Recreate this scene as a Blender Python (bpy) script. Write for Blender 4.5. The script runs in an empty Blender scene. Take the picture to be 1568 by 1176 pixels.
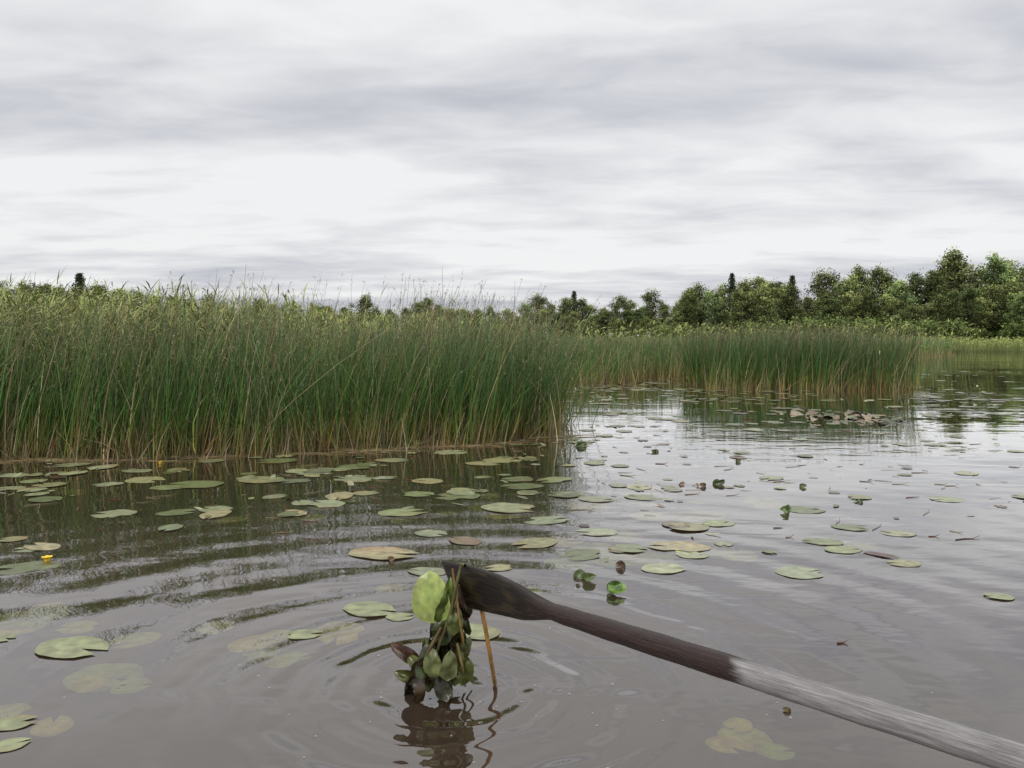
import bpy, math, random
import numpy as np
from mathutils import Vector, noise as mnoise
rng = np.random.default_rng(7); random.seed(7)
scene = bpy.context.scene
EYE = 1.1; F = 1230.0; CX = 784.0; HY = 515.0      # eye height (m) and survey constants
def P(px, py, d):   # world point at distance d
    return np.array([(px-CX)/F*d, d, EYE-(py-HY)/F*d])
def G(px, py, z=0.0):  # point standing on the water plane
    d = (EYE-z)*F/(py-HY)
    return np.array([(px-CX)/F*d, d, z])

# ------------------------------------------------------------------ node helpers
def new_mat(name):
    m = bpy.data.materials.new(name); m.use_nodes = True
    nt = m.node_tree; nt.nodes.clear()
    out = nt.nodes.new('ShaderNodeOutputMaterial')
    return m, nt, out
def N(nt, typ, ins=None, **kw):
    n = nt.nodes.new(typ)
    for k, v in kw.items(): setattr(n, k, v)
    for k, v in (ins or {}).items():
        if isinstance(v, bpy.types.NodeSocket): nt.links.new(v, n.inputs[k])
        else: n.inputs[k].default_value = v
    return n
def M(nt, op, a, b=None, c=None, clamp=False):
    n = nt.nodes.new('ShaderNodeMath'); n.operation = op; n.use_clamp = clamp
    for i, v in enumerate([a, b, c]):
        if v is None: continue
        if isinstance(v, bpy.types.NodeSocket): nt.links.new(v, n.inputs[i])
        else: n.inputs[i].default_value = v
    return n.outputs[0]
def RAMP(nt, fac, stops):
    n = nt.nodes.new('ShaderNodeValToRGB'); e = n.color_ramp.elements
    while len(e) < len(stops): e.new(0.5)
    for el, (p, c) in zip(e, stops):
        el.position = p; el.color = (c, c, c, 1) if not isinstance(c, tuple) else (*c, 1)
    nt.links.new(fac, n.inputs[0]); return n.outputs[0]
def MIXC(nt, fac, a, b, blend='MIX'):
    n = nt.nodes.new('ShaderNodeMix'); n.data_type = 'RGBA'; n.blend_type = blend
    for idx, v in ((0, fac), (6, a), (7, b)):
        if isinstance(v, bpy.types.NodeSocket): nt.links.new(v, n.inputs[idx])
        else: n.inputs[idx].default_value = v if idx == 0 else (*v, 1)
    return n.outputs[2]

# ------------------------------------------------------------------ mesh helpers
class Builder:
    def __init__(s): s.v=[]; s.q=[]; s.t=[]; s.c=[]; s.n=0
    def add(s, v, q=None, t=None, c=None):
        v = np.asarray(v, dtype=np.float32).reshape(-1,3)
        if q is not None and len(q): s.q.append(np.asarray(q).reshape(-1,4)+s.n)
        if t is not None and len(t): s.t.append(np.asarray(t).reshape(-1,3)+s.n)
        s.v.append(v)
        if c is None: c = np.ones((len(v),3))
        c = np.asarray(c, dtype=np.float32)
        if c.ndim == 1: c = np.tile(c, (len(v),1))
        s.c.append(c.reshape(-1,3)); s.n += len(v)
    def mesh(s, name, smooth=True):
        v = np.concatenate(s.v); c = np.concatenate(s.c)
        q = np.concatenate(s.q) if s.q else np.zeros((0,4),int)
        t = np.concatenate(s.t) if s.t else np.zeros((0,3),int)
        me = bpy.data.meshes.new(name)
        me.vertices.add(len(v)); me.vertices.foreach_set('co', v.ravel())
        me.loops.add(q.size+t.size)
        me.loops.foreach_set('vertex_index', np.concatenate([q.ravel(), t.ravel()]).astype(np.int32))
        me.polygons.add(len(q)+len(t))
        ls = np.concatenate([np.arange(len(q))*4, q.size+np.arange(len(t))*3]).astype(np.int32)
        me.polygons.foreach_set('loop_start', ls)
        me.polygons.foreach_set('use_smooth', np.full(len(q)+len(t), smooth))
        me.update(calc_edges=True); me.validate()
        a = me.color_attributes.new('Col', 'FLOAT_COLOR', 'POINT')
        a.data.foreach_set('color', np.concatenate([c, np.ones((len(c),1),np.float32)],1).astype(np.float32).ravel())
        return me
    def obj(s, name, mat, smooth=True, parent=None):
        me = s.mesh(name, smooth); me.materials.append(mat)
        o = bpy.data.objects.new(name, me); scene.collection.objects.link(o)
        if parent: o.parent = parent
        return o
def empty(name, loc=(0,0,0)):
    e = bpy.data.objects.new(name, None); scene.collection.objects.link(e); e.location = loc; return e

def stems(B, base, H, lean, bend, r0, colf, K=6, S=3, tip=0.25):
    n = len(base); t = np.linspace(0,1,K)[None,:]
    H = np.asarray(H)[:,None]; r0 = np.broadcast_to(np.asarray(r0),(n,))[:,None]
    x = base[:,0:1]+(lean[:,0:1]*t+bend[:,0:1]*t**2.2)*H
    y = base[:,1:2]+(lean[:,1:2]*t+bend[:,1:2]*t**2.2)*H
    z = base[:,2:3]+H*t*(1-0.25*np.clip(np.hypot(bend[:,0:1],bend[:,1:2]),0,1)*t**2)
    r = r0*(1-(1-tip)*t)
    ang = rng.uniform(0,6.28,(n,1,1))+np.arange(S)[None,None,:]*2*np.pi/S
    vx = x[:,:,None]+r[:,:,None]*np.cos(ang); vy = y[:,:,None]+r[:,:,None]*np.sin(ang)
    vz = np.repeat(z[:,:,None],S,2)
    v = np.stack([vx,vy,vz],-1)
    idx = np.arange(n*K*S).reshape(n,K,S)
    a = idx[:,:-1,:]; b = np.roll(idx,-1,2)[:,:-1,:]; c = np.roll(idx,-1,2)[:,1:,:]; d = idx[:,1:,:]
    q = np.stack([a,b,c,d],-1)
    col = colf(np.repeat(t,n,0), z)
    col = np.repeat(col[:,:,None,:],S,2)
    B.add(v, q=q, c=col.reshape(-1,3))
    return np.stack([x[:,-1],y[:,-1],z[:,-1]],-1), (x,y,z)

def blades(B, base, L, az, up, droop, w0, col, K=5):
    n = len(base); t = np.linspace(0,1,K)[None,:]
    L=np.asarray(L)[:,None]; az=np.asarray(az)[:,None]; up=np.asarray(up)[:,None]; droop=np.asarray(droop)[:,None]
    h = L*t*np.cos(up); zz = L*t*np.sin(up)-droop*L*t**2
    cx = base[:,0:1]+h*np.cos(az); cy = base[:,1:2]+h*np.sin(az); cz = base[:,2:3]+zz
    w = np.broadcast_to(np.asarray(w0),(n,))[:,None]*(np.clip(1-t**1.5,0.04,1))*np.clip(0.5+t*3,0,1)
    px = -np.sin(az)*w; py = np.cos(az)*w
    v = np.stack([np.stack([cx-px,cy-py,cz],-1), np.stack([cx+px,cy+py,cz+w*0.4],-1)],2)
    idx = np.arange(n*K*2).reshape(n,K,2)
    q = np.stack([idx[:,:-1,0],idx[:,:-1,1],idx[:,1:,1],idx[:,1:,0]],-1)
    c = np.repeat(np.repeat(col[:,None,None,:],K,1),2,2)
    B.add(v,q=q,c=c.reshape(-1,3))

def tube(B, pts, rad, col, S=8):
    pts = np.asarray(pts,float); n=len(pts); rad=np.broadcast_to(np.asarray(rad,float),(n,))
    tan = np.gradient(pts,axis=0); tan/= np.linalg.norm(tan,axis=1)[:,None]+1e-9
    ref = np.array([0.,0,1]) if abs(tan[0][2])<0.8 else np.array([1.,0,0])
    V=[]
    for i in range(n):
        a=np.cross(tan[i],ref); a/=np.linalg.norm(a)+1e-9; b=np.cross(tan[i],a)
        for k in range(S):
            th=2*np.pi*k/S; V.append(pts[i]+rad[i]*(a*np.cos(th)+b*np.sin(th)))
    idx=np.arange(n*S).reshape(n,S); nx=np.roll(idx,-1,1)
    q=np.stack([idx[:-1],nx[:-1],nx[1:],idx[1:]],-1).reshape(-1,4)
    col=np.asarray(col,float)
    if col.ndim==2: col=np.repeat(col,S,0)
    B.add(V,q=q,c=col)

def sample_poly(poly, n, r=rng):
    poly=np.asarray(poly,float); lo=poly.min(0); hi=poly.max(0); out=[]; tot=0
    while tot<n:
        p=r.uniform(lo,hi,(n*2,2)); inside=np.zeros(len(p),bool); j=len(poly)-1
        for i in range(len(poly)):
            xi,yi=poly[i]; xj,yj=poly[j]
            cond=((yi>p[:,1])!=(yj>p[:,1]))&(p[:,0]<(xj-xi)*(p[:,1]-yi)/(yj-yi+1e-12)+xi)
            inside^=cond; j=i
        out.append(p[inside]); tot+=inside.sum()
    return np.concatenate(out)[:n]
def nz(p, s, off=0.0):
    return np.array([mnoise.noise(Vector((a*s+off,b*s-off,off))) for a,b in p[:,:2]])

# ------------------------------------------------------------------ materials
def foliage_mat(name, rough=0.55, spec=0.3, transl=0.0, var=0.25, scale=30, bumpd=0.0, gain=1.0):
    m,nt,out=new_mat(name)
    at=N(nt,'ShaderNodeAttribute',attribute_name='Col')
    tc=N(nt,'ShaderNodeTexCoord')
    no=N(nt,'ShaderNodeTexNoise',{'Vector':tc.outputs['Object'],'Scale':scale,'Detail':2.0})
    f=M(nt,'MULTIPLY_ADD',M(nt,'SUBTRACT',no.outputs['Fac'],.5),var*4*gain,gain)
    col=N(nt,'ShaderNodeVectorMath',{0:at.outputs['Color'],'Scale':f},operation='SCALE').outputs[0]
    b=N(nt,'ShaderNodeBsdfPrincipled',{'Base Color':col,'Roughness':rough,'Specular IOR Level':spec})
    if bumpd:
        bm=N(nt,'ShaderNodeBump',{'Height':no.outputs['Fac'],'Distance':bumpd,'Strength':0.6}); nt.links.new(bm.outputs[0],b.inputs['Normal'])
    nt.links.new(b.outputs[0],out.inputs[0])
    return m
m_reed=foliage_mat('reed_stem',0.5,0.3,0,0.2,6,gain=1.03)
m_tree=foliage_mat('tree_foliage',0.75,0.1,0.0,0.3,0.6,gain=1.95)
m_bark=foliage_mat('bark',0.9,0.1,0,0.3,8)
m_pad=foliage_mat('lily_pad_skin',0.28,0.5,0.0,0.38,22,0.003,gain=.92)
m_wetleaf=foliage_mat('wet_leaf',0.25,0.5,0.0,0.4,35,0.004)
m_sub=foliage_mat('submerged_leaf',0.8,0.0,0.0,0.35,25)
m_debris=foliage_mat('floating_litter',0.7,0.2,0.0,0.3,20)

# water -------------------------------------------------------------
FOOT=G(690,1050)
m_water,nt,out=new_mat('lake_water')
geo=N(nt,'ShaderNodeNewGeometry')
sep=N(nt,'ShaderNodeSeparateXYZ',{0:geo.outputs['Position']})
def nrm(sx,sy,rot,scale,detail,dist=0.0,rough=0.5):
    mp=N(nt,'ShaderNodeMapping',{'Vector':geo.outputs['Position'],'Rotation':(0,0,rot),'Scale':(sx,sy,1)})
    return N(nt,'ShaderNodeTexNoise',{'Vector':mp.outputs[0],'Scale':scale,'Detail':detail,'Distortion':dist,'Roughness':rough}).outputs['Fac']
big=nrm(0.45,1.0,0.15,1.1,1.0)
mid=nrm(0.5,1.2,-0.25,4.0,1.0,0.3)
fine=nrm(0.8,1.4,0.1,13.0,1.0)
patch=nrm(0.3,0.8,0.0,0.45,1.0)
pm=RAMP(nt,patch,[(0.38,0.2),(0.62,1.25)])
h=M(nt,'MULTIPLY',big,0.010)
h=M(nt,'ADD',h,M(nt,'MULTIPLY',M(nt,'MULTIPLY',mid,pm),0.0048))
h=M(nt,'ADD',h,M(nt,'MULTIPLY',M(nt,'MULTIPLY',fine,pm),0.0009))
dx=M(nt,'SUBTRACT',sep.outputs[0],float(FOOT[0])); dy=M(nt,'SUBTRACT',sep.outputs[1],float(FOOT[1]))
r=M(nt,'SQRT',M(nt,'ADD',M(nt,'MULTIPLY',dx,dx),M(nt,'MULTIPLY',dy,dy)))
rj=M(nt,'ADD',r,M(nt,'MULTIPLY',mid,0.12))
ring=M(nt,'MULTIPLY',M(nt,'SINE',M(nt,'MULTIPLY',rj,62.0)),M(nt,'MULTIPLY',M(nt,'POWER',2.718,M(nt,'MULTIPLY',r,-2.2)),0.0034))
ring2=M(nt,'MULTIPLY',M(nt,'SINE',M(nt,'MULTIPLY',rj,20.0)),M(nt,'MULTIPLY',M(nt,'POWER',2.718,M(nt,'MULTIPLY',r,-0.75)),0.0055))
wd=M(nt,'ADD',M(nt,'ADD',M(nt,'MULTIPLY',sep.outputs[0],-.30),M(nt,'MULTIPLY',M(nt,'MULTIPLY',sep.outputs[0],sep.outputs[0]),.05)),M(nt,'ADD',sep.outputs[1],M(nt,'ADD',M(nt,'MULTIPLY',big,.8),M(nt,'MULTIPLY',mid,.12))))
we=M(nt,'MULTIPLY',M(nt,'SUBTRACT',wd,4.5),1.7)
wake=M(nt,'MULTIPLY',M(nt,'SINE',M(nt,'MULTIPLY',wd,12.0)),M(nt,'MULTIPLY',M(nt,'POWER',2.718,M(nt,'MULTIPLY',M(nt,'MULTIPLY',we,we),-1.0)),0.0030))
wake=M(nt,'MULTIPLY',wake,N(nt,'ShaderNodeMapRange',{'Value':sep.outputs[0],'From Min':.2,'From Max':-.9}).outputs[0])
h=M(nt,'ADD',M(nt,'ADD',h,wake),M(nt,'ADD',ring,ring2))
bump=N(nt,'ShaderNodeBump',{'Height':h,'Distance':1.0,'Strength':1.0})
silt=nrm(1,1,0,0.9,3.0,0.8)
mudcol=RAMP(nt,silt,[(0.3,(0.050,0.033,0.022)),(0.7,(0.080,0.056,0.041))])
dif=N(nt,'ShaderNodeBsdfDiffuse',{'Color':mudcol})
trn=N(nt,'ShaderNodeBsdfTransparent',{'Color':(0.90,0.86,0.68,1)})
body=N(nt,'ShaderNodeMixShader',{0:0.5,1:trn.outputs[0],2:dif.outputs[0]})
gl=N(nt,'ShaderNodeBsdfGlossy',{'Color':(1,1,1,1),'Roughness':0.012,'Normal':bump.outputs[0]})
fr=N(nt,'ShaderNodeFresnel',{'IOR':1.58,'Normal':bump.outputs[0]})
ff=M(nt,'MINIMUM',M(nt,'MULTIPLY',fr.outputs[0],1.55),.94)
wm=N(nt,'ShaderNodeMixShader',{0:ff,1:body.outputs[0],2:gl.outputs[0]})
nt.links.new(wm.outputs[0],out.inputs[0])

# ground -------------------------------------------------------------
m_ground,nt,out=new_mat('ground_soil')
geo=N(nt,'ShaderNodeNewGeometry'); sep=N(nt,'ShaderNodeSeparateXYZ',{0:geo.outputs['Position']})
no=N(nt,'ShaderNodeTexNoise',{'Vector':geo.outputs['Position'],'Scale':0.4,'Detail':4.0})
grass=RAMP(nt,no.outputs['Fac'],[(0.3,(0.08,0.12,0.03)),(0.7,(0.17,0.20,0.06))])
mud=RAMP(nt,no.outputs['Fac'],[(0.3,(0.035,0.022,0.012)),(0.7,(0.07,0.045,0.025))])
mask=M(nt,'MULTIPLY_ADD',sep.outputs[2],8.0,0.1,clamp=True)
b=N(nt,'ShaderNodeBsdfPrincipled',{'Base Color':MIXC(nt,mask,mud,grass),'Roughness':0.9,'Specular IOR Level':0.1})
nt.links.new(b.outputs[0],out.inputs[0])

# ------------------------------------------------------------------ ground + water sheets
xs=np.concatenate([np.linspace(-3000,-130,16),np.linspace(-120,140,131),np.linspace(150,3000,16)])
ys=np.concatenate([np.linspace(-300,20,12),np.linspace(22,80,59),np.linspace(85,400,30),np.linspace(450,4000,12)])
X,Y=np.meshgrid(xs,ys)
shore=np.where(X<0,34,58)+3*np.sin(X*0.11)+2*np.sin(X*0.27)
tt=np.clip((Y-shore)/5,0,1); Z=-0.5+0.85*tt*tt*(3-2*tt)+np.clip((Y-80)/400,0,1)*1.0
ny,nx=X.shape; idx=np.arange(nx*ny).reshape(ny,nx)
Bg=Builder(); Bg.add(np.stack([X,Y,Z],-1),q=np.stack([idx[:-1,:-1],idx[:-1,1:],idx[1:,1:],idx[1:,:-1]],-1)); Bg.obj('ground',m_ground)
Bw=Builder(); Bw.add([(-2500,-250,0),(2500,-250,0),(2500,400,0),(-2500,400,0)],q=[[0,1,2,3]]); Bw.obj('water',m_water,False)

# ------------------------------------------------------------------ reeds
def bul_col(n, dead=0.06, light=1.0):
    g=(rng.uniform(0.40,1.15,n)*np.where(rng.random(n)<.16,1.9,1.0))[:,None,None]; hue=rng.normal(0,1,n)[:,None]
    isdead=(rng.random(n)<dead)[:,None,None]
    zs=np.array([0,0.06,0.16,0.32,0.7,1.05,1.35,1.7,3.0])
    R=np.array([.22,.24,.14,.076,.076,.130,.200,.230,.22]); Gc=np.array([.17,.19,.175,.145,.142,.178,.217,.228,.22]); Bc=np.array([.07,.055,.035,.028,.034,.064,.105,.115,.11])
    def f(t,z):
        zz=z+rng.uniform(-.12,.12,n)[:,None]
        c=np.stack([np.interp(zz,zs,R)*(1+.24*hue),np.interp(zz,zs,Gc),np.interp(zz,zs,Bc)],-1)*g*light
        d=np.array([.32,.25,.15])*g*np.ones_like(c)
        return np.where(isdead,d,c)
    return f
def reedbed(B, pts, H, r=0.0055, lean=(0.04,0.0), dead=0.06, K=6, tuft=0.5, light=1.0, wildp=.08):
    n=len(pts); base=np.stack([pts[:,0],pts[:,1],np.full(n,-0.12)],-1)
    wind=nz(pts,1.1,3.3)*0.32
    ln=np.stack([rng.normal(lean[0],0.10,n)+wind,rng.normal(lean[1],0.08,n)],-1)
    bd=np.stack([rng.normal(0.07,0.12,n),rng.normal(0,0.08,n)],-1)
    wild=rng.random(n)<wildp; ln[wild]+=rng.normal(0,0.32,(wild.sum(),2)); bd[wild]+=rng.normal(0,.35,(wild.sum(),2))
    R=rng.uniform(.6,1.4,n)*r
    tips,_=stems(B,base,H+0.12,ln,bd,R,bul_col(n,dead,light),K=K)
    if tuft>0:
        s=np.where(rng.random(n)<tuft)[0]; s3=np.repeat(s,3)
        tb=tips[s3]-np.array([0,0,.015]); m=len(s3)
        cc=np.array([.17,.125,.07])*rng.uniform(.6,1.4,(m,1))
        blades(B,tb,rng.uniform(.02,.06,m),rng.uniform(0,6.28,m),rng.uniform(-.3,1.2,m),rng.uniform(0,.5,m),r*0.9,cc,K=3)
    return tips
front=[G(-420,712),G(-200,706),G(0,701),G(200,700),G(400,694),G(600,684),G(760,675),G(845,666)]
front=[(p[0],p[1]) for p in front]
FXs=[a for a,_ in front]; FYs=[b for _,b in front]
Br=Builder()
polyA=front+[(0.55,10.2),(0.4,11.2),(-9,10.8),(-11,9.0)]
pa=sample_poly(polyA,6200)
dep=pa[:,1]-np.interp(pa[:,0],FXs,FYs); pa=pa[dep+nz(pa,1.3)*0.35>-0.02]
Hb=1.42+0.035*(pa[:,1]-7.5)-0.10*np.clip((pa[:,0]+0.8)/1.5,0,1)+nz(pa,0.7,5)*0.26+nz(pa,2.2,1)*.14
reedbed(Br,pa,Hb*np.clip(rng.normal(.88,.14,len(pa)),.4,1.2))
nF=1700; t=rng.uniform(0,1,nF); fx=np.interp(t,np.linspace(0,1,len(front)),FXs); fy=np.interp(fx,FXs,FYs)
pf=np.stack([fx,fy+np.abs(rng.normal(0,.25,nF))-0.14+nz(np.stack([fx,fy],1),1.5)*.3],1)
reedbed(Br,pf,np.clip(rng.normal(1.12,.28,nF),.25,1.5),dead=.12,wildp=.14)
nS=1900; fx=rng.uniform(-8,0.5,nS); fy=np.interp(fx,FXs,FYs)+rng.normal(0.05,.18,nS)
reedbed(Br,np.stack([fx,fy],1),rng.uniform(.05,.38,nS),dead=.5,K=4,tuft=0,lean=(0.05,-.08),r=.006,wildp=.35)
polyB=[(0.36,9.0),(0.50,10.5),(0.70,13),(0.95,16),(1.15,18.2),(-2,19),(-3,13),(-2,10.5)]
pb=sample_poly(polyB,3600)
Hb=1.36-0.030*(pb[:,1]-9)-0.22*np.clip((pb[:,0]+0.5)/1.6,0,1)+nz(pb,.7,5)*.16
reedbed(Br,pb,Hb*np.clip(rng.normal(.93,.09,len(pb)),.5,1.1),r=.006,K=5,lean=(-.02,0))
ps=np.stack([rng.normal(.50,.15,110),rng.uniform(8.4,12,110)],1)
reedbed(Br,ps,rng.uniform(.3,1.1,110),lean=(.08,-.1),wildp=.3)
Br.obj('bulrush_reeds',m_reed)

Bm=Builder()
polyM=[(1.0,18),(2.8,19.4),(5.0,22.3),(7,24.5),(9,26.5),(8,30),(0,30),(-1,20)]
pmd=sample_poly(polyM,5200)
reedbed(Bm,pmd,(1.04+nz(pmd,.5,2)*.14)*np.clip(rng.normal(.95,.08,len(pmd)),.5,1.1),r=.010,K=4,light=1.2,dead=.16,tuft=.3)
pe=np.stack([rng.uniform(1.0,6.5,1600),np.zeros(1600)],1); pe[:,1]=np.interp(pe[:,0],[1,2.8,5,7],[18,19.4,22.3,24.5])+rng.normal(-.15,.3,1600)+nz(pe,1.0)*.5
reedbed(Bm,pe,rng.uniform(.2,.9,1600),r=.008,K=4,dead=.35,light=1.4,tuft=0,lean=(.05,-.1))
polyN=[(6,25),(9,26.5),(16,34),(26,47),(29,54),(30,60),(10,60),(2,40),(2,29)]
pn=sample_poly(polyN,8000)
reedbed(Bm,pn,(1.10+nz(pn,.2,2)*.16)*np.clip(rng.normal(.95,.07,len(pn)),.5,1.08),r=.022,K=3,light=1.4,dead=.18,tuft=0)
Bm.obj('bulrush_reeds',m_reed)
Bc=Builder()
polyC=[(3.95,17.0),(4.6,16.6),(5.6,16.4),(7.2,16.35),(8.25,16.5),(8.55,17.2),(8.4,19.5),(7,20.5),(5,20.5),(4.0,19)]
pc=sample_poly(polyC,3800)
pc=pc[(nz(pc,1.2,8)*.6+np.minimum(pc[:,0]-3.7,8.8-pc[:,0]))>.12]
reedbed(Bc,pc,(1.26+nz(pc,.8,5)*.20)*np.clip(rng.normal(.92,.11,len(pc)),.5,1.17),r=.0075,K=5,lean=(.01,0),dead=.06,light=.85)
reedbed(Bc,np.stack([rng.uniform(4,8.4,600),16.45+rng.normal(.05,.25,600)],1),rng.uniform(.1,.8,600),r=.007,K=4,dead=.2,tuft=0)
Bc.obj('bulrush_reeds',m_reed)

def phrag(B, pts, H, light=1.0, nl=5, panicle=.25, w=.012, r=.005):
    n=len(pts); base=np.stack([pts[:,0],pts[:,1],np.full(n,0.0)],-1)
    ln=np.stack([rng.normal(.07,.05,n),rng.normal(0,.05,n)],-1); bd=np.stack([rng.normal(.05,.05,n),rng.normal(0,.04,n)],-1)
    g=rng.uniform(.7,1.3,n); yel=rng.uniform(0,1,n)
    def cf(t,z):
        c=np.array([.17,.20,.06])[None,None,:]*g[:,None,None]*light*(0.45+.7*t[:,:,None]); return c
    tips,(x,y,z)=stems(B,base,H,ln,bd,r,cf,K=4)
    for k in range(nl):
        f=rng.uniform(.45,1.0,n); i=f*3
        i0=np.clip(i.astype(int),0,2); fr=i-i0; ar=np.arange(n)
        b=np.stack([a[ar,i0]*(1-fr)+a[ar,i0+1]*fr for a in (x,y,z)],-1)
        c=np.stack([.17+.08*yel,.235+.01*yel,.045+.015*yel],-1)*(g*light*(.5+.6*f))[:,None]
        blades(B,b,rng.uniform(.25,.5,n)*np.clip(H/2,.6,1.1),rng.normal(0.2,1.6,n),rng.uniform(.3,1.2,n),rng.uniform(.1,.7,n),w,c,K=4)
    s=np.where(rng.random(n)<panicle)[0]
    if len(s):
        s8=np.repeat(s,8); m=len(s8); tb=tips[s8]+np.stack([np.zeros(m),np.zeros(m),rng.uniform(-.02,.12,m)],-1)
        blades(B,tb,rng.uniform(.04,.09,m),rng.normal(.3,1.1,m),rng.uniform(.2,1.2,m),rng.uniform(0,.5,m),w*.45,np.array([.16,.13,.09])*rng.uniform(.7,1.3,(m,1)),K=3)
Bp=Builder()
polyP=[(-24,13),(-11,11.5),(-6,12),(-2.5,14),(0.2,17.5),(0.6,22),(0.0,30),(-24,30)]
pp=sample_poly(polyP,6000); pp=pp[pp[:,1]<17+6*rng.random(len(pp))**.5+rng.random(len(pp))*8]
Hp=np.interp(pp[:,0],[-20,-13,-5.5,0,1],[2.6,2.4,1.9,1.5,1.2])-np.clip(20-pp[:,1],0,8)*0.05+nz(pp,.35,9)*.22
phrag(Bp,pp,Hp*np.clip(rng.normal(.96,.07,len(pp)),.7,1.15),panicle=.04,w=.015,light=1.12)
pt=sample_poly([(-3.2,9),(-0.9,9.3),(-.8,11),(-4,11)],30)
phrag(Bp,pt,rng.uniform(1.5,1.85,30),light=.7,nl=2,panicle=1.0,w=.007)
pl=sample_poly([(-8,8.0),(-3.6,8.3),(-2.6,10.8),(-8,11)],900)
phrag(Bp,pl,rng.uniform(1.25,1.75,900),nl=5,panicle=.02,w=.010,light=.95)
Bp.obj('common_reeds',m_reed)
Bs=Builder()
ps=np.stack([rng.uniform(26,95,6500),rng.uniform(55,66,6500)],1); ps[:,1]+=2*np.sin(ps[:,0]*.11)
phrag(Bs,ps,rng.uniform(.7,1.1,6500),light=1.25,nl=3,panicle=0,w=.04,r=.02)
ps=np.stack([rng.uniform(-75,20,3500),rng.uniform(34,44,3500)],1)
phrag(Bs,ps,rng.uniform(1.2,1.9,3500),light=1.1,nl=3,panicle=.0,w=.035,r=.014)
Bs.obj('shore_grass',m_reed)

# ------------------------------------------------------------------ trees
def leafquads(B, c, size, col, r):
    n=len(c); a=r.normal(size=(n,3)); a/=np.linalg.norm(a,axis=1)[:,None]; b=r.normal(size=(n,3)); b=np.cross(a,b); b/=np.linalg.norm(b,axis=1)[:,None]
    s=size*r.uniform(.6,1.3,(n,1))
    v=np.stack([c-a*s,c-b*s*.55,c+a*s,c+b*s*.55],1)
    B.add(v,q=np.arange(n*4).reshape(n,4),c=np.repeat(col[:,None,:],4,1))
def make_tree(seed, kind):
    r=np.random.default_rng(seed); B=Builder(); T=Builder()
    if kind=='birch':
        H=14.0; bend=r.normal(0,.7,2); tp=[(bend[0]*(z/H)**2,bend[1]*(z/H)**2,z) for z in np.linspace(-.3,H*.93,9)]
        tube(T,tp,np.linspace(.19,.02,9),(.42,.40,.36) if seed%2 else (.12,.10,.07),S=6)
        Rm=r.uniform(2.2,3.5); lo=r.uniform(.06,.16); tall=r.uniform(.75,1.25); pw=r.uniform(.55,.8)
        base=np.array([.070+.016*r.random(),.094,.034])*r.uniform(.6,1.3)
        for k in range(38):
            f=lo+(1-lo)*((k+.5)/38)**.85*.97; az=k*2.4+r.normal(0,.5)
            R=Rm*(math.sin(math.pi*min(1,((f-lo+.06)/(1.06-lo)))**tall)**pw+.05)*r.uniform(.4,1.25)
            s=np.array([bend[0]*f*f,bend[1]*f*f,f*H*.90]); rise=r.uniform(.15,.8)*R*.7
            e=s+np.array([math.cos(az)*R,math.sin(az)*R,rise-(.3 if f<.3 else 0)])
            mdl=(s+e)/2+np.array([0,0,.15*R])
            tube(T,[s,mdl,e],[.05*(1-f)+.015,.03*(1-f)+.01,.008],(.10,.08,.06),S=4)
            for q in range(4):
                u=r.uniform(.3,1.05); c=s+(e-s)*u+r.normal(0,.30,3); n=int(r.uniform(22,50))
                br=r.uniform(.35,1.6)*(.65+.45*f)
                pts=r.normal(0,1,(n,3))*np.array([.47,.47,.38])*r.uniform(.65,1.35)
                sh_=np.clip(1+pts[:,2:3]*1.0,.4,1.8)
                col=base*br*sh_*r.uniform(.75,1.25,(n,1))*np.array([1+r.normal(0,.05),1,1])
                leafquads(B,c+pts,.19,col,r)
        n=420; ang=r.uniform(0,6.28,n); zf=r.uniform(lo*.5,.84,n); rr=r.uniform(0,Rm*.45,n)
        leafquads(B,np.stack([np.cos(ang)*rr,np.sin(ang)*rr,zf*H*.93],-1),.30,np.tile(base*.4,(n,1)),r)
    elif kind=='spruce':
        H=16.0; tube(T,[(0,0,-.3),(0,0,H*.5),(0,0,H)],[.2,.12,.02],(.08,.06,.045),S=6)
        base=np.array([.022,.031,.017])
        nl=42
        for k in range(nl):
            f=.06+.93*k/nl; R=(5.0*(1-f)**.85+.12)
            for j in range(8):
                az=j*.785+k*.7+r.normal(0,.25); L=R*r.uniform(.4,1.25); m=int(8+L*10)
                u=r.uniform(.05,1,m); p=np.stack([np.cos(az)*L*u,np.sin(az)*L*u,f*H-L*.30*u+.12*L*u*u],-1)+r.normal(0,1,(m,3))*np.array([.2,.2,.14])
                leafquads(B,p,.21,base*r.uniform(.6,1.5)*r.uniform(.8,1.3,(m,1)),r)
    else:
        base=np.array([.075,.10,.030])*r.uniform(.85,1.2)
        for k in range(14):
            az=r.uniform(0,6.28); L=r.uniform(.6,2.2); e=np.array([math.cos(az)*L,math.sin(az)*L*.8,r.uniform(1.2,4.2)*(1-.12*L)])
            tube(T,[(0,0,-.3),e*.5+np.array([0,0,.3]),e],[.06,.035,.01],(.09,.07,.05),S=4)
            for q in range(4):
                c=e*r.uniform(.3,1.05)+r.normal(0,.25,3); n=int(r.uniform(30,65))
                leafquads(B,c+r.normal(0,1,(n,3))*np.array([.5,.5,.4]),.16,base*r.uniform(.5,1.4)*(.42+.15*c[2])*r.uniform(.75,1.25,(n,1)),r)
    nq=B.n//4; off=T.n
    J=Builder()
    J.v=T.v+B.v; J.c=T.c+B.c; J.q=T.q+[q+off for q in B.q]; J.n=T.n+B.n
    me=J.mesh(kind+'_mesh',False); me.materials.append(m_bark); me.materials.append(m_tree)
    mi=np.zeros(len(me.polygons),np.int32); mi[len(me.polygons)-nq:]=1
    me.polygons.foreach_set('material_index',mi)
    return me
birches=[make_tree(s,'birch') for s in range(1,11)]
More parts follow.
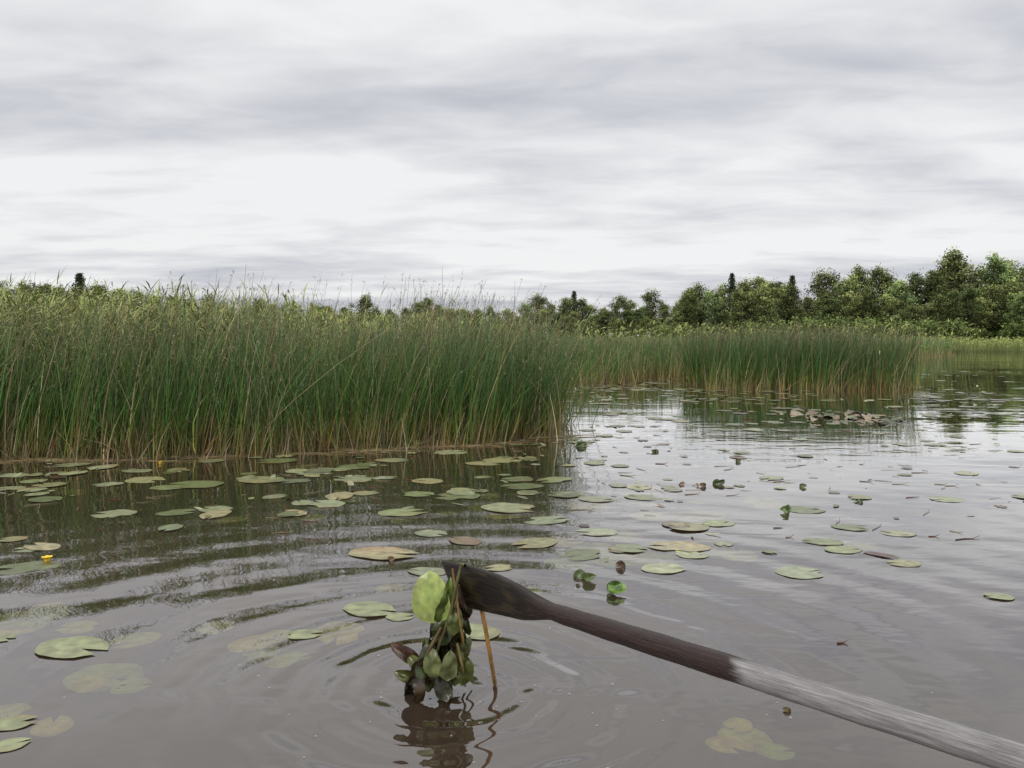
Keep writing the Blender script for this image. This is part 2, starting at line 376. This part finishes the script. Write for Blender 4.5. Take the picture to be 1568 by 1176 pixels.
spruces=[make_tree(s,'spruce') for s in (11,12)]
bushes=[make_tree(s,'bush') for s in (21,22,23)]
HT={'birch':14.0,'spruce':16.0,'bush':4.4}
def plant(name, me, kind, px, ytop, d, parent=None, wid=1.0):
    p=P(px,ytop,d); s=(p[2]-.35)/HT[kind]
    o=bpy.data.objects.new(name,me); scene.collection.objects.link(o)
    o.location=(p[0],d,.35); w=s*wid*random.uniform(.85,1.15)
    o.scale=(w,w,s); o.rotation_euler=(0,0,random.uniform(0,6.28))
    if parent: o.parent=parent
    return o
right=[(1045,460,125,'b'),(1070,430,122,'b'),(1088,440,118,'b'),(1104,430,130,'b'),(1121,416,128,'s'),(1140,420,122,'b'),(1160,416,126,'b'),(1180,424,120,'b'),
(1194,424,130,'b'),(1213,420,126,'s'),(1238,448,122,'b'),(1260,408,120,'b'),(1285,426,128,'b'),(1308,416,118,'b'),(1332,400,122,'b'),(1356,398,120,'b'),(1380,422,126,'b'),
(1402,408,120,'b'),(1426,404,122,'b'),(1446,400,128,'b'),(1466,372,114,'b'),(1496,402,122,'b'),(1522,380,112,'b'),(1550,392,118,'b'),(1580,394,120,'b'),(1615,385,118,'b'),(1650,392,122,'b'),(1690,400,118,'b')]
for i,(px,yt,d,k) in enumerate(right):
    if k=='b': plant('birch_tree',birches[(i*3)%10],'birch',px,yt,d,wid=1.0)
    else: plant('spruce_tree',spruces[i%2],'spruce',px,yt,d,wid=.95)
sh=empty('shoreline_bushes')
for i in range(46):
    px=1040+i*15+random.uniform(-8,8); plant('bush',bushes[i%3],'bush',px,random.uniform(474,499),random.uniform(92,112),sh,wid=1.4)
for i in range(36):
    px=1040+i*19+random.uniform(-10,10); plant('young_birch',birches[(i*7)%10],'birch',px,random.uniform(432,474)-.02*(px-1040),random.uniform(104,116),sh,wid=1.15)
df=empty('distant_forest')
mid=[(640,458,'b'),(652,450,'b'),(668,462,'b'),(690,468,'b'),(712,473,'b'),(735,468,'b'),(757,466,'b'),(780,470,'b'),(805,460,'b'),(822,447,'b'),(845,460,'b'),(862,450,'b'),(879,444,'s'),(892,452,'b'),(903,462,'b'),(925,466,'b'),(943,448,'b'),(962,456,'b'),(985,466,'b'),(1000,440,'b'),(1018,460,'b'),(1035,464,'b')]
for i,(px,yt,k) in enumerate(mid):
    d=random.uniform(150,175)
    plant('tree',birches[(i*7)%10] if k=='b' else spruces[i%2],'birch' if k=='b' else 'spruce',px,yt,d,df,wid=1.1)
for i in range(36): plant('tree',birches[(i*3)%10],'birch',640+i*12+random.uniform(-6,6),random.uniform(468,492),random.uniform(135,150),df,wid=1.5)
left=[(-60,420),(-20,428),(10,420),(40,427),(70,428),(98,430),(122,416),(145,429),(180,436),(205,440),(235,446),(262,448),(290,452),(318,450),(345,458),(372,462),(398,452),(420,460),(450,456),(480,462),(505,464),(530,466),(554,446),(575,468),(600,470),(625,466)]
for i,(px,yt) in enumerate(left):
    k='spruce' if px in (122,) else 'birch'
    plant('tree',spruces[0] if k=='spruce' else birches[i%10],k,px,yt,random.uniform(190,230),df,wid=1.1)
for i in range(44): plant('tree',birches[(i*3)%10],'birch',-100+i*18+random.uniform(-6,6),random.uniform(0,10)+np.interp(i,[0,18,44],[438,462,478]),random.uniform(180,210),df,wid=1.5)

# ------------------------------------------------------------------ lily pads
GREENS=[(.24,.27,.12),(.28,.30,.16),(.18,.21,.085),(.30,.31,.17),(.25,.28,.16),(.29,.28,.13),(.14,.165,.065)]
ODD=[(.24,.21,.10),(.17,.12,.065),(.22,.17,.085),(.10,.05,.035)]
def pad(B, x, y, z, rad, az, col, tilt=None, curl=.0, asp=None):
    K=22; asp=asp or random.uniform(.76,.95); V=[]; C=[]
    tx,ty=(tilt if tilt else (random.gauss(0,.010),random.gauss(0,.010)))
    ph=random.uniform(0,6.28); cx0=-.35*rad; open_=random.uniform(.10,.38); bt=random.uniform(0,6.28) if random.random()<.35 else None
    brn=random.uniform(0,6.28); ba=random.random()**2
    V.append((cx0,0,0)); C.append((.85,.85,.85))
    for ri,f in enumerate((.55,1.0)):
        for k in range(K):
            u=k/(K-1); th=math.pi-open_ -(2*math.pi-2*open_)*u
            rr=rad*(1+.05*math.sin(2*th+ph)+.03*math.sin(5*th+ph*2)+.012*math.sin(11*th+ph))
            if bt is not None and abs(math.sin((th-bt)/2))<.15 and f==1: rr*=.72
            px_=cx0*(1-f)+math.cos(th)*rr*f; py_=math.sin(th)*rr*f*asp
            if k in (0,K-1): px_-= .10*rad*f
            zz=.008*rad*math.sin(5*th+ph)*f+curl*rad*(abs(py_)/rad)**2*1.2
            V.append((px_,py_,zz))
            m=max(0,math.cos(th-brn))*ba*(f if f==1 else .35)
            b0=(1.0 if f<1 else .85)
            C.append((b0*(1+.08*m),b0*(1-.32*m),b0*(1-.45*m)))
    V=np.array(V); c,s=math.cos(az),math.sin(az)
    V[:,2]+=V[:,0]*tx+V[:,1]*ty
    W=np.stack([x+V[:,0]*c-V[:,1]*s,y+V[:,0]*s+V[:,1]*c,z+V[:,2]],-1)
    T=[(0,1+k+1,1+k) for k in range(K-1)]; Q=[(1+k,1+k+1,1+K+k+1,1+K+k) for k in range(K-1)]
    B.add(W,q=Q,t=T,c=np.array(col)[None,:]*np.array(C))
Bl=Builder(); Bsub=Builder()
hero=[(40,870,85),(110,992,105),(20,1108,62),(12,1142,55),(2,978,40),(465,972,50),(565,933,80),(612,945,42),(655,876,56),(728,968,75),(765,870,42),
(615,785,70),(175,787,62),(270,785,55),(50,840,50),(20,826,40),(75,743,50),(15,748,42),(165,742,42),(540,735,55),(480,724,52),(400,735,70),(300,742,80),(255,747,48),(222,735,60),(210,721,45),
(325,706,40),(500,772,60),(655,737,50),(560,755,40),(780,778,85),(835,797,66),(660,817,50),(850,735,55),(770,705,60),(690,693,50),(740,710,52),(640,757,50),(425,706,60),(545,715,55),(600,705,50),
(1015,871,66),(1225,877,75),(1385,863,48),(1260,830,55),(1290,842,55),(1230,781,60),(1100,802,50),(985,762,55),(1530,914,42),(1375,817,50),(1450,765,50),(1480,725,40),(960,840,60),(1060,850,50),(915,815,60),(330,780,50),(70,765,50),(20,728,45),(140,700,44),(110,712,50),(700,760,70),(800,745,60),(1300,808,50),(890,850,70),(820,832,70)]
for px,py,w in hero:
    g=G(px,py); rad=.5*w/F*g[1]*1.03
    if g[1]<3.4: col=np.array((.25,.27,.13))
    else: col=np.array(random.choice(GREENS))
    pad(Bl,g[0],g[1],.002+random.random()*.002,rad,random.uniform(-.6,.6)+random.choice([0,math.pi]),col*random.uniform(.75,1.05),asp=.82)
for px,py,w,c in [(585,848,105,1),(712,829,58,2),(1350,851,55,4),(1040,838,90,1),(450,786,50,1),(520,760,60,1),(65,838,60,1),(330,788,60,1)]:
    g=G(px,py); rad=.5*w/F*g[1]; col=ODD[c-1] if c!=1 else (.31,.27,.14)
    pad(Bl,g[0],g[1],.004,rad,random.uniform(0,6.28),col,curl=.15 if c==4 else .02,asp=.7 if c!=4 else .35)
subs=[(160,1036,125),(205,980,80),(55,945,95),(80,1112,65),(385,985,75),(520,968,90),(735,975,80),(910,845,95),(870,862,75),(1140,1130,90),(1110,1140,60),(1185,1150,60),(25,945,60),(400,1000,60),(330,960,60),(1130,1110,50),(850,830,80),(980,855,80),(1080,845,90),(1170,770,80),(1070,790,80),(600,900,50),
(200,1050,60),(440,1010,70),(30,960,80),(75,930,60),(420,975,60),(700,905,70),(940,860,80),(800,905,60),(770,790,60),(120,960,60),(10,1090,70),(950,820,80),(1000,850,70),(1130,850,80),(1000,790,70),(900,775,70),(1320,835,60),(140,1045,70)]
for px,py,w in subs:
    z=-.004-random.random()*.008
    g=G(px,py,z); rad=.5*w/F*g[1]
    pad(Bsub,g[0],g[1],z,rad,random.uniform(0,6.28),np.array(random.choice([(.58,.64,.18),(.68,.64,.18),(.46,.58,.15)])),tilt=(random.uniform(-.04,.04),random.uniform(-.04,.04)))
def inreeds(x,y):
    if y>np.interp(x,FXs,FYs)+.15 and x<.45 : return True
    if x<np.interp(y,[9,13,18],[.4,.8,1.15]) and y>8.8: return True
    if 3.9<x<8.6 and 16.3<y<20.5: return True
    if y>np.interp(x,[1,2.8,5,9,16,26],[17.8,19,22,26,33,46]): return True
    return False
def scatter(n, x0,x1,y0,y1, thr, rad, oddp=.12, nsc=.9, subp=.1):
    k=0; tries=0
    while k<n and tries<n*60:
        tries+=1; x=random.uniform(x0,x1); y=random.uniform(y0,y1)
        if inreeds(x,y) or mnoise.noise(Vector((x*nsc,y*nsc,4.2)))<thr: continue
        k+=1; rr=random.uniform(*rad)
        col=np.array(random.choice(ODD if random.random()<oddp else GREENS))*random.uniform(.55,1.1)
        frag=random.random()<.40
        if random.random()<subp: pad(Bsub,x,y,-.006,rr,random.uniform(0,6.28),np.array((.55,.58,.2))*random.uniform(.7,1.1))
        else: pad(Bl,x,y,.002+random.random()*.004,rr*(.5 if frag else 1),random.uniform(0,6.28),col,curl=random.choice([0,0,.05,.2]) if frag else random.choice([0,0,.02]),tilt=(random.gauss(0,.012),random.gauss(0,.012)) if not frag else (random.gauss(0,.15),random.gauss(0,.15)),asp=.35 if frag else None)
scatter(190,-5.5,1.0,5.4,8.6,.0,(.03,.13),.08,subp=.25,nsc=1.5)
scatter(50,-4.5,1.4,3.9,5.6,.0,(.04,.12),.08,subp=.5,nsc=1.3)
scatter(110,.5,5.0,5.2,9.5,.05,(.03,.10),.2,subp=.4,nsc=1.2)
scatter(110,.4,6.0,4.6,10.5,-.3,(.015,.05),.4,subp=.1,nsc=1.2)
scatter(560,.5,9.5,9.2,17.5,-.08,(.04,.14),.18,subp=.2)
scatter(190,.6,5.5,16,22,-.3,(.08,.15),.2)
scatter(150,6,18,10,26,.05,(.07,.14),.2)
Bl.obj('lily_pads',m_pad); Bsub.obj('submerged_lily_pads',m_sub)

def leaf(B, c, up, nrm_, L, W, col, cup=.3, crump=.1, fold=0.0, col2=None, vein=1.2):
    c=np.array(c,float); up=np.array(up,float); up/=np.linalg.norm(up); nn=np.array(nrm_,float); nn-=up*np.dot(nn,up); nn/=np.linalg.norm(nn); rt=np.cross(up,nn)
    nu,nv=13,9; V=[];C=[]; ph=random.uniform(0,50)
    col=np.array(col,float); col2=np.array(col2 if col2 is not None else col*.6,float)
    for i in range(nu):
        u=i/(nu-1)*2-1; hw=math.sqrt(max(0.0,1-abs(u)**2.3))*(1-.18*u)+.01
        for j in range(nv):
            v=(j/(nv-1)*2-1)*hw
            k=mnoise.noise(Vector((u*1.6+ph,v*1.6,ph)))+.5*mnoise.noise(Vector((u*4+ph,v*4,ph)))
            z=-cup*(u*u)*L*.5+fold*abs(v)*W*.5+crump*k*L
            V.append(c+up*u*L*.5+rt*v*W*.5+nn*z)
            m=min(1,max(0,.5+.9*mnoise.noise(Vector((u*2+ph,v*2,ph+9)))))
            cc=col*(1-m)+col2*m
            if abs(v)<.06: cc=cc*vein
            C.append(cc)
    idx=np.arange(nu*nv).reshape(nu,nv)
    B.add(V,q=np.stack([idx[:-1,:-1],idx[:-1,1:],idx[1:,1:],idx[1:,:-1]],-1),c=np.array(C))
Be=Builder()
g=G(945,908)   # the fresh young leaf floating half open behind the oar
leaf(Be,(g[0],g[1],.012),(1,.2,.05),(0,-.5,1),.085,.07,(.12,.22,.03),cup=-.2,fold=.5,crump=.03)
leaf(Be,(g[0]-.01,g[1]+.01,.022),(.9,.1,.35),(-.3,-1,.4),.07,.05,(.06,.12,.02),cup=.2,fold=.6,crump=.05)
for px,py,w,col in [(1200,782,.07,(.09,.14,.03)),(1100,742,.08,(.06,.08,.025)),(895,683,.10,(.07,.10,.03)),(1203,1088,.022,(.13,.10,.02)),(952,868,.05,(.08,.045,.025)),(1315,768,.04,(.06,.09,.03)),
                    (1045,742,.045,(.16,.10,.065)),(1068,745,.05,(.17,.11,.07)),(600,858,.03,(.14,.09,.04)),(890,886,.07,(.07,.10,.03)),(1000,692,.05,(.08,.10,.03)),(1132,708,.05,(.08,.09,.04)),(630,682,.12,(.14,.17,.04)),(1225,745,.05,(.08,.10,.03))]:
    g=G(px,py)
    for q in range(2):
        leaf(Be,(g[0]+random.gauss(0,w*.3),g[1]+random.gauss(0,w*.3),w*.18),(random.choice([-1,1])*random.uniform(.5,1.2),random.gauss(0,.4),.35),(random.gauss(0,.5),-1,.5),w*random.uniform(.8,1.2),w*random.uniform(.45,.75),np.array(col)*random.uniform(.7,1.3),cup=.4,fold=.6)
for q in range(30):
    x=random.gauss(4.4,.32); y=random.gauss(10.9,.5); s=random.uniform(.10,.24)
    leaf(Be,(x,y,random.uniform(.005,.04)),(random.gauss(0,1),random.gauss(0,1),random.uniform(-.1,.25)),(random.gauss(0,.2),-.15,1),s,s*.7,random.choice([(.19,.13,.08),(.12,.10,.05),(.26,.20,.12),(.07,.08,.03),(.18,.21,.09)]),cup=.25,fold=.25)
Be.obj('raised_lily_leaves',m_wetleaf)

Bd=Builder()
def straw(x,y,L,az,col,r=.0025):
    n=4; pts=[(x+math.cos(az)*L*(k/3-.5)+random.gauss(0,L*.02),y+math.sin(az)*L*(k/3-.5)+random.gauss(0,L*.02),.003+(.0 if k<3 else random.uniform(0,.012))) for k in range(n)]
    tube(Bd,pts,[r,r,r*.8,r*.4],col,S=4)
for q in range(460):
    x=random.uniform(-5,6); y=random.uniform(4.3,14)
    if inreeds(x,y-.2): continue
    straw(x,y,random.uniform(.03,.2),random.gauss(0,.8),random.choice([(.16,.12,.06),(.08,.05,.03),(.2,.17,.09),(.12,.04,.025)]),random.uniform(.001,.003))
for q in range(90):
    x=random.uniform(-5.5,.7); straw(x,np.interp(x,FXs,FYs)-random.uniform(0,.35),random.uniform(.2,.9),random.gauss(0,.35),(.19,.14,.07),.004)
for px,py,L,a in [(1430,822,.06,0),(1290,985,.04,.2)]:
    g=G(px,py); straw(g[0],g[1],L,a,(.12,.06,.04),.003)
Bd.obj('floating_plant_litter',m_debris)

m_bub,nt,out=new_mat('bubble_film')
b=N(nt,'ShaderNodeBsdfPrincipled',{'Base Color':(.5,.48,.46,1),'Roughness':.08,'Alpha':.4}); nt.links.new(b.outputs[0],out.inputs[0])
Bb=Builder()
for q in range(70):
    a=random.uniform(0,6.28); rr=abs(random.gauss(.0,.7)); x=FOOT[0]+.1+math.cos(a)*rr*1.2; y=max(1.95,FOOT[1]-.15+math.sin(a)*rr*.6); s=random.choice([.002,.003,.003,.0045])
    V=[]
    for i in range(4):
        for k in range(8): V.append((x+s*math.cos(i*.5)*math.cos(k*.785),y+s*math.cos(i*.5)*math.sin(k*.785),.001+s*.7*math.sin(i*.5)))
    idx=np.arange(32).reshape(4,8); nx_=np.roll(idx,-1,1)
    Bb.add(V,q=np.stack([idx[:-1],nx_[:-1],nx_[1:],idx[1:]],-1))
Bb.obj('water_bubbles',m_bub)

m_yel=foliage_mat('petal_yellow',.45,.4,0,.1,40)
for px,py,s in [(72,860,.020),(245,711,.016),(843,611,.02)]:
    g=G(px,py); B=Builder()
    for k in range(6):
        a=k*1.047; leaf(B,(g[0]+math.cos(a)*s*.55,g[1]+math.sin(a)*s*.55,.012+s*.3),(math.cos(a)*.7,math.sin(a)*.7,1),(math.cos(a),math.sin(a),-.5),s*1.5,s*1.3,(.80,.55,.02),cup=-.6,crump=.02,col2=(.7,.46,.02),vein=1)
    tube(B,[(g[0],g[1],-.05),(g[0],g[1],.01)],.004,(.08,.12,.03),S=6)
    tube(B,[(g[0],g[1],.0),(g[0],g[1],.012+s*.5),(g[0],g[1],.013+s*.5)],[s*.4,s*.45,.001],(.6,.4,.03),S=8)
    B.obj('yellow_water_lily',m_yel)

# ------------------------------------------------------------------ oar
m_oar,nt,out=new_mat('oar_wood')
uv=N(nt,'ShaderNodeUVMap',uv_map='UVMap')
sp=N(nt,'ShaderNodeSeparateXYZ',{0:uv.outputs[0]})
mp=N(nt,'ShaderNodeMapping',{'Vector':uv.outputs[0],'Scale':(4.5,34,1)})
gr=N(nt,'ShaderNodeTexNoise',{'Vector':mp.outputs[0],'Scale':2.0,'Detail':8.0,'Roughness':.75,'Distortion':.5}).outputs['Fac']
mp2=N(nt,'ShaderNodeMapping',{'Vector':uv.outputs[0],'Scale':(6,7,1)})
g2=N(nt,'ShaderNodeTexNoise',{'Vector':mp2.outputs[0],'Scale':2.0,'Detail':6.0}).outputs['Fac']
dry=RAMP(nt,gr,[(.32,(.06,.054,.051)),(.43,(.20,.19,.188)),(.56,(.31,.30,.297)),(.75,(.41,.40,.395))])
dry=MIXC(nt,RAMP(nt,g2,[(.40,.45),(.62,0.0)]),dry,(.12,.105,.10))
wet=RAMP(nt,gr,[(.35,(.009,.0045,.0035)),(.55,(.028,.013,.010)),(.75,(.09,.050,.040))])
algae=MIXC(nt,RAMP(nt,g2,[(.48,0.0),(.66,.8)]),(.008,.0045,.003),(.042,.031,.011))
t1=M(nt,'ADD',sp.outputs[0],M(nt,'MULTIPLY',M(nt,'SUBTRACT',g2,.5),.09))
fdry=RAMP(nt,M(nt,'MULTIPLY',t1,.5),[(.516,0.0),(.532,1.0)])
fbl=RAMP(nt,M(nt,'MULTIPLY',t1,.5),[(.17,0.0),(.23,1.0)])
col=MIXC(nt,fdry,MIXC(nt,fbl,algae,wet),dry)
rough=M(nt,'MULTIPLY_ADD',fdry,.44,.32)
bm=N(nt,'ShaderNodeBump',{'Height':M(nt,'ADD',gr,g2),'Distance':.004,'Strength':1.0})
b=N(nt,'ShaderNodeBsdfPrincipled',{'Base Color':col,'Roughness':rough,'Specular IOR Level':.35,'Normal':bm.outputs[0]})
nt.links.new(b.outputs[0],out.inputs[0])
def od(px): return 1.08/(.508+(px-835)*.000481)
st=[((677,859),(704,925),.010),((680,859),(707,926),.017),((720,866),(738,935),.020),((765,881),(775,943),.024),((795,896),(803,949),.028),((813,908),(820,949),.032),((826,916),(832,948),.036),((845,924),(846,949),.040)]
secs=[]
for (a,b_,th) in st:
    mx=(a[0]+b_[0])/2; d=od(mx); secs.append((P(a[0],a[1],d),P(b_[0],b_[1],d),th))
A0=P(845,936.5,od(845)); A1=P(1850,936.5+(1850-845)*.3155,od(1850)); ax=(A1-A0); Ltot=np.linalg.norm(ax); ax/=Ltot
upv=np.array([0,0,1.])-ax*ax[2]; upv/=np.linalg.norm(upv)
for k in range(1,26):
    f=k/25; c=A0+ax*Ltot*f; R=.0225+.0035*min(1,f*4)+ .0006*math.sin(k*2.1)
    secs.append((c+upv*R,c-upv*R,2*R))
S=28; V=[];UV=[]; s_acc=0; prev=None
for (T_,B_,th) in secs:
    c=(T_+B_)/2; hv=(T_-B_)/2
    if prev is not None: s_acc+=np.linalg.norm(c-prev)
    prev=c; nrm2=np.cross(ax,hv); nrm2/=np.linalg.norm(nrm2)
    ratio=th/(2*np.linalg.norm(hv)); e=1.0 if ratio>.85 else .55
    for k in range(S):
        a=2*math.pi*k/S; ca,sa=math.cos(a),math.sin(a)
        V.append(c+hv*math.copysign(abs(ca)**e,ca)+nrm2*th/2*math.copysign(abs(sa)**e,sa)); UV.append((s_acc,k/S))
n=len(secs); idx=np.arange(n*S).reshape(n,S); nx_=np.roll(idx,-1,1)
Bo=Builder(); Bo.add(V,q=np.stack([idx[:-1],nx_[:-1],nx_[1:],idx[1:]],-1).reshape(-1,4))
c0=len(V); Bo.add([np.mean(V[:S],0),np.mean(V[-S:],0)])
T=[(c0,(k+1)%S,k) for k in range(S)]+[(c0+1,(n-1)*S+k,(n-1)*S+(k+1)%S) for k in range(S)]
Bo.t.append(np.array(T)); UV+= [(0,.5),(s_acc,.5)]
oar=Bo.obj('wooden_oar',m_oar)
me=oar.data; uvl=me.uv_layers.new(name='UVMap'); li=np.zeros(len(me.loops),np.int32); me.loops.foreach_get('vertex_index',li)
uvl.data.foreach_set('uv',np.array(UV,np.float32)[li].ravel())

# ------------------------------------------------------------------ plant hanging from blade
root=empty('water_lily_plant')
OL=[(.040,.050,.013),(.06,.075,.015),(.10,.12,.026),(.045,.028,.010),(.026,.026,.009),(.02,.018,.008),(.05,.026,.011)]
B=Builder()
leaf(B,P(660,916,2.40),(-.14,.15,1),(-.35,-1,.30),.155,.120,(.27,.31,.085),cup=.18,crump=.025,fold=.12,col2=(.19,.25,.06),vein=1.35)
leaf(B,P(686,925,2.38),(.35,0,1),(.7,-1,.1),.14,.06,(.10,.14,.025),cup=.4,crump=.12)
B.obj('large_leaf',m_wetleaf,parent=root)
B=Builder()
for q in range(58):
    f=(q+.5)/58; py=912+f*138; cx=np.interp(f,[0,.3,.6,1],[700,688,676,668]); w=np.interp(f,[0,.3,.6,1],[6,13,24,44])
    px=cx+random.uniform(-w,w); d=2.44+random.uniform(-.05,.05)
    p=P(px,py,d); p[2]=max(p[2],.0)
    L=random.uniform(.07,.15)
    leaf(B,p,(random.gauss(0,.22)+(px-cx)/w*.25*f*-1,random.gauss(0,.2),1),(random.gauss(0,.9),-1,random.gauss(.1,.3)),L,L*random.uniform(.2,.5),random.choice(OL),cup=random.uniform(-.1,.4),crump=.16,fold=random.uniform(-.9,.9))
for px,py,up in [(620,1000,(-.8,0,.5)),(640,1018,(-.6,-.2,.6)),(628,1037,(-.9,-.1,.3)),(655,1040,(-.3,-.3,.8)),(708,1000,(.4,0,.8))]:
    leaf(B,P(px,py,2.42),up,(.1,-1,.3),.10,.04,random.choice([(.08,.09,.02),(.12,.13,.03),(.07,.03,.015)]),cup=.4,crump=.15,fold=.5)
leaf(B,P(662,1018,2.37),(-.1,0,1),(-.2,-1,.3),.09,.055,(.12,.14,.045),cup=.3,crump=.12)
leaf(B,P(697,952,2.37),(.1,0,1),(.3,-1,.2),.09,.045,(.10,.12,.03),cup=.3,crump=.14)
leaf(B,P(688,1022,2.37),(.15,0,1),(.3,-1,.2),.09,.05,(.10,.11,.035),cup=.3,crump=.12)
B.obj('crumpled_leaves',m_wetleaf,parent=root)
B=Builder()
def st_(pts,r,col):
    pp=[P(a,b,d) for a,b,d in pts]; x=np.linspace(0,1,len(pp)); xx=np.linspace(0,1,12)
    tube(B,np.stack([np.interp(xx,x,[p[i] for p in pp]) for i in range(3)],-1),r,col,S=8)
st_([(738,935,2.40),(744,965,2.41),(750,1000,2.42),(758,1048,2.53)],.0065,(.26,.13,.035))
st_([(693,870,2.36),(700,920,2.36),(708,975,2.38),(724,1045,2.52)],.0038,(.20,.12,.04))
st_([(712,866,2.37),(700,862,2.45),(694,900,2.50),(690,960,2.45)],.005,(.12,.10,.03))
st_([(706,866,2.35),(699,895,2.345),(690,940,2.37),(668,1000,2.40)],.005,(.08,.07,.025))
st_([(676,960,2.38),(655,1000,2.38),(640,1045,2.48)],.005,(.09,.06,.02))
st_([(700,985,2.38),(708,1020,2.38),(712,1050,2.5)],.004,(.16,.12,.04))
B.obj('stems',m_wetleaf,parent=root)

# ------------------------------------------------------------------ world
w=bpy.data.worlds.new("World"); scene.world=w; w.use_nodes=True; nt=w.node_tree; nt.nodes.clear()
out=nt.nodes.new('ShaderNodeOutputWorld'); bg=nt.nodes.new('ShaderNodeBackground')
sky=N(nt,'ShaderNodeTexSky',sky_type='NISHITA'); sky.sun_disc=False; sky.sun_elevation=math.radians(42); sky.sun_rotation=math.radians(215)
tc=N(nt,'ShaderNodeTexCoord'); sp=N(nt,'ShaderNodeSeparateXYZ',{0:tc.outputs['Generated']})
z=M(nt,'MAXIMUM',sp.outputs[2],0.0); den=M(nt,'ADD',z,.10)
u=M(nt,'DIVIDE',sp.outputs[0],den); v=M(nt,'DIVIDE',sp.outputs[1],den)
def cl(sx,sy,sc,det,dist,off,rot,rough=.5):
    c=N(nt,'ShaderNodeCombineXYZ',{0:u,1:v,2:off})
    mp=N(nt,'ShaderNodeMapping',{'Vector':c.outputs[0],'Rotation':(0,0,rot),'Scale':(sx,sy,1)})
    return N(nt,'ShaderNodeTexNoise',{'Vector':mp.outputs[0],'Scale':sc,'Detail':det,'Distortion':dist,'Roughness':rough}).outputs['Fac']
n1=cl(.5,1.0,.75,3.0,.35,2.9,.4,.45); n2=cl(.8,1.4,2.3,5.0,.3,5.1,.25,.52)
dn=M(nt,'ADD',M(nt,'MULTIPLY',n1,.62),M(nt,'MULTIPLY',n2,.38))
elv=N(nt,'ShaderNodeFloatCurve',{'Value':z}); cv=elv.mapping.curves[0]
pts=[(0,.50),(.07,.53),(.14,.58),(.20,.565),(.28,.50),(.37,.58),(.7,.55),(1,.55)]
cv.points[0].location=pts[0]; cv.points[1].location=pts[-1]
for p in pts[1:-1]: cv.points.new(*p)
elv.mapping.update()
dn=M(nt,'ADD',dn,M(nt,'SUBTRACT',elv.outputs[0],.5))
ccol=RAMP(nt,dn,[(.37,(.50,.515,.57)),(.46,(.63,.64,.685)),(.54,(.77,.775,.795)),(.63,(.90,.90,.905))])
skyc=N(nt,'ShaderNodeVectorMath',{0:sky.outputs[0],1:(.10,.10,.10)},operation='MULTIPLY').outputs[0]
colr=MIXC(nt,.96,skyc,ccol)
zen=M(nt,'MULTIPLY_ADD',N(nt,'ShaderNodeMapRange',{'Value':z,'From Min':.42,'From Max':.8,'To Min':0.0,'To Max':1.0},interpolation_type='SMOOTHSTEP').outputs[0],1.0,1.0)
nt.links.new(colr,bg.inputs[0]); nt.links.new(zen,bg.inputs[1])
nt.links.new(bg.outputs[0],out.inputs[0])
sd=bpy.data.lights.new('sun','SUN'); sd.energy=1.4; sd.angle=math.radians(25); sd.color=(1,.96,.90)
so=bpy.data.objects.new('sun',sd); scene.collection.objects.link(so)
so.rotation_euler=(math.radians(48),0,math.radians(-35))

cd=bpy.data.cameras.new('camera'); cam=bpy.data.objects.new('camera',cd); scene.collection.objects.link(cam)
cam.location=(0,0,EYE); cam.rotation_euler=(math.radians(90),0,0)
cd.sensor_width=36; cd.lens=36*F/1568; cd.shift_y=-(588-HY)/1568; cd.clip_start=.05; cd.clip_end=6000
scene.camera=cam
scene.view_settings.view_transform='Standard'; scene.view_settings.look='None'; scene.view_settings.exposure=0
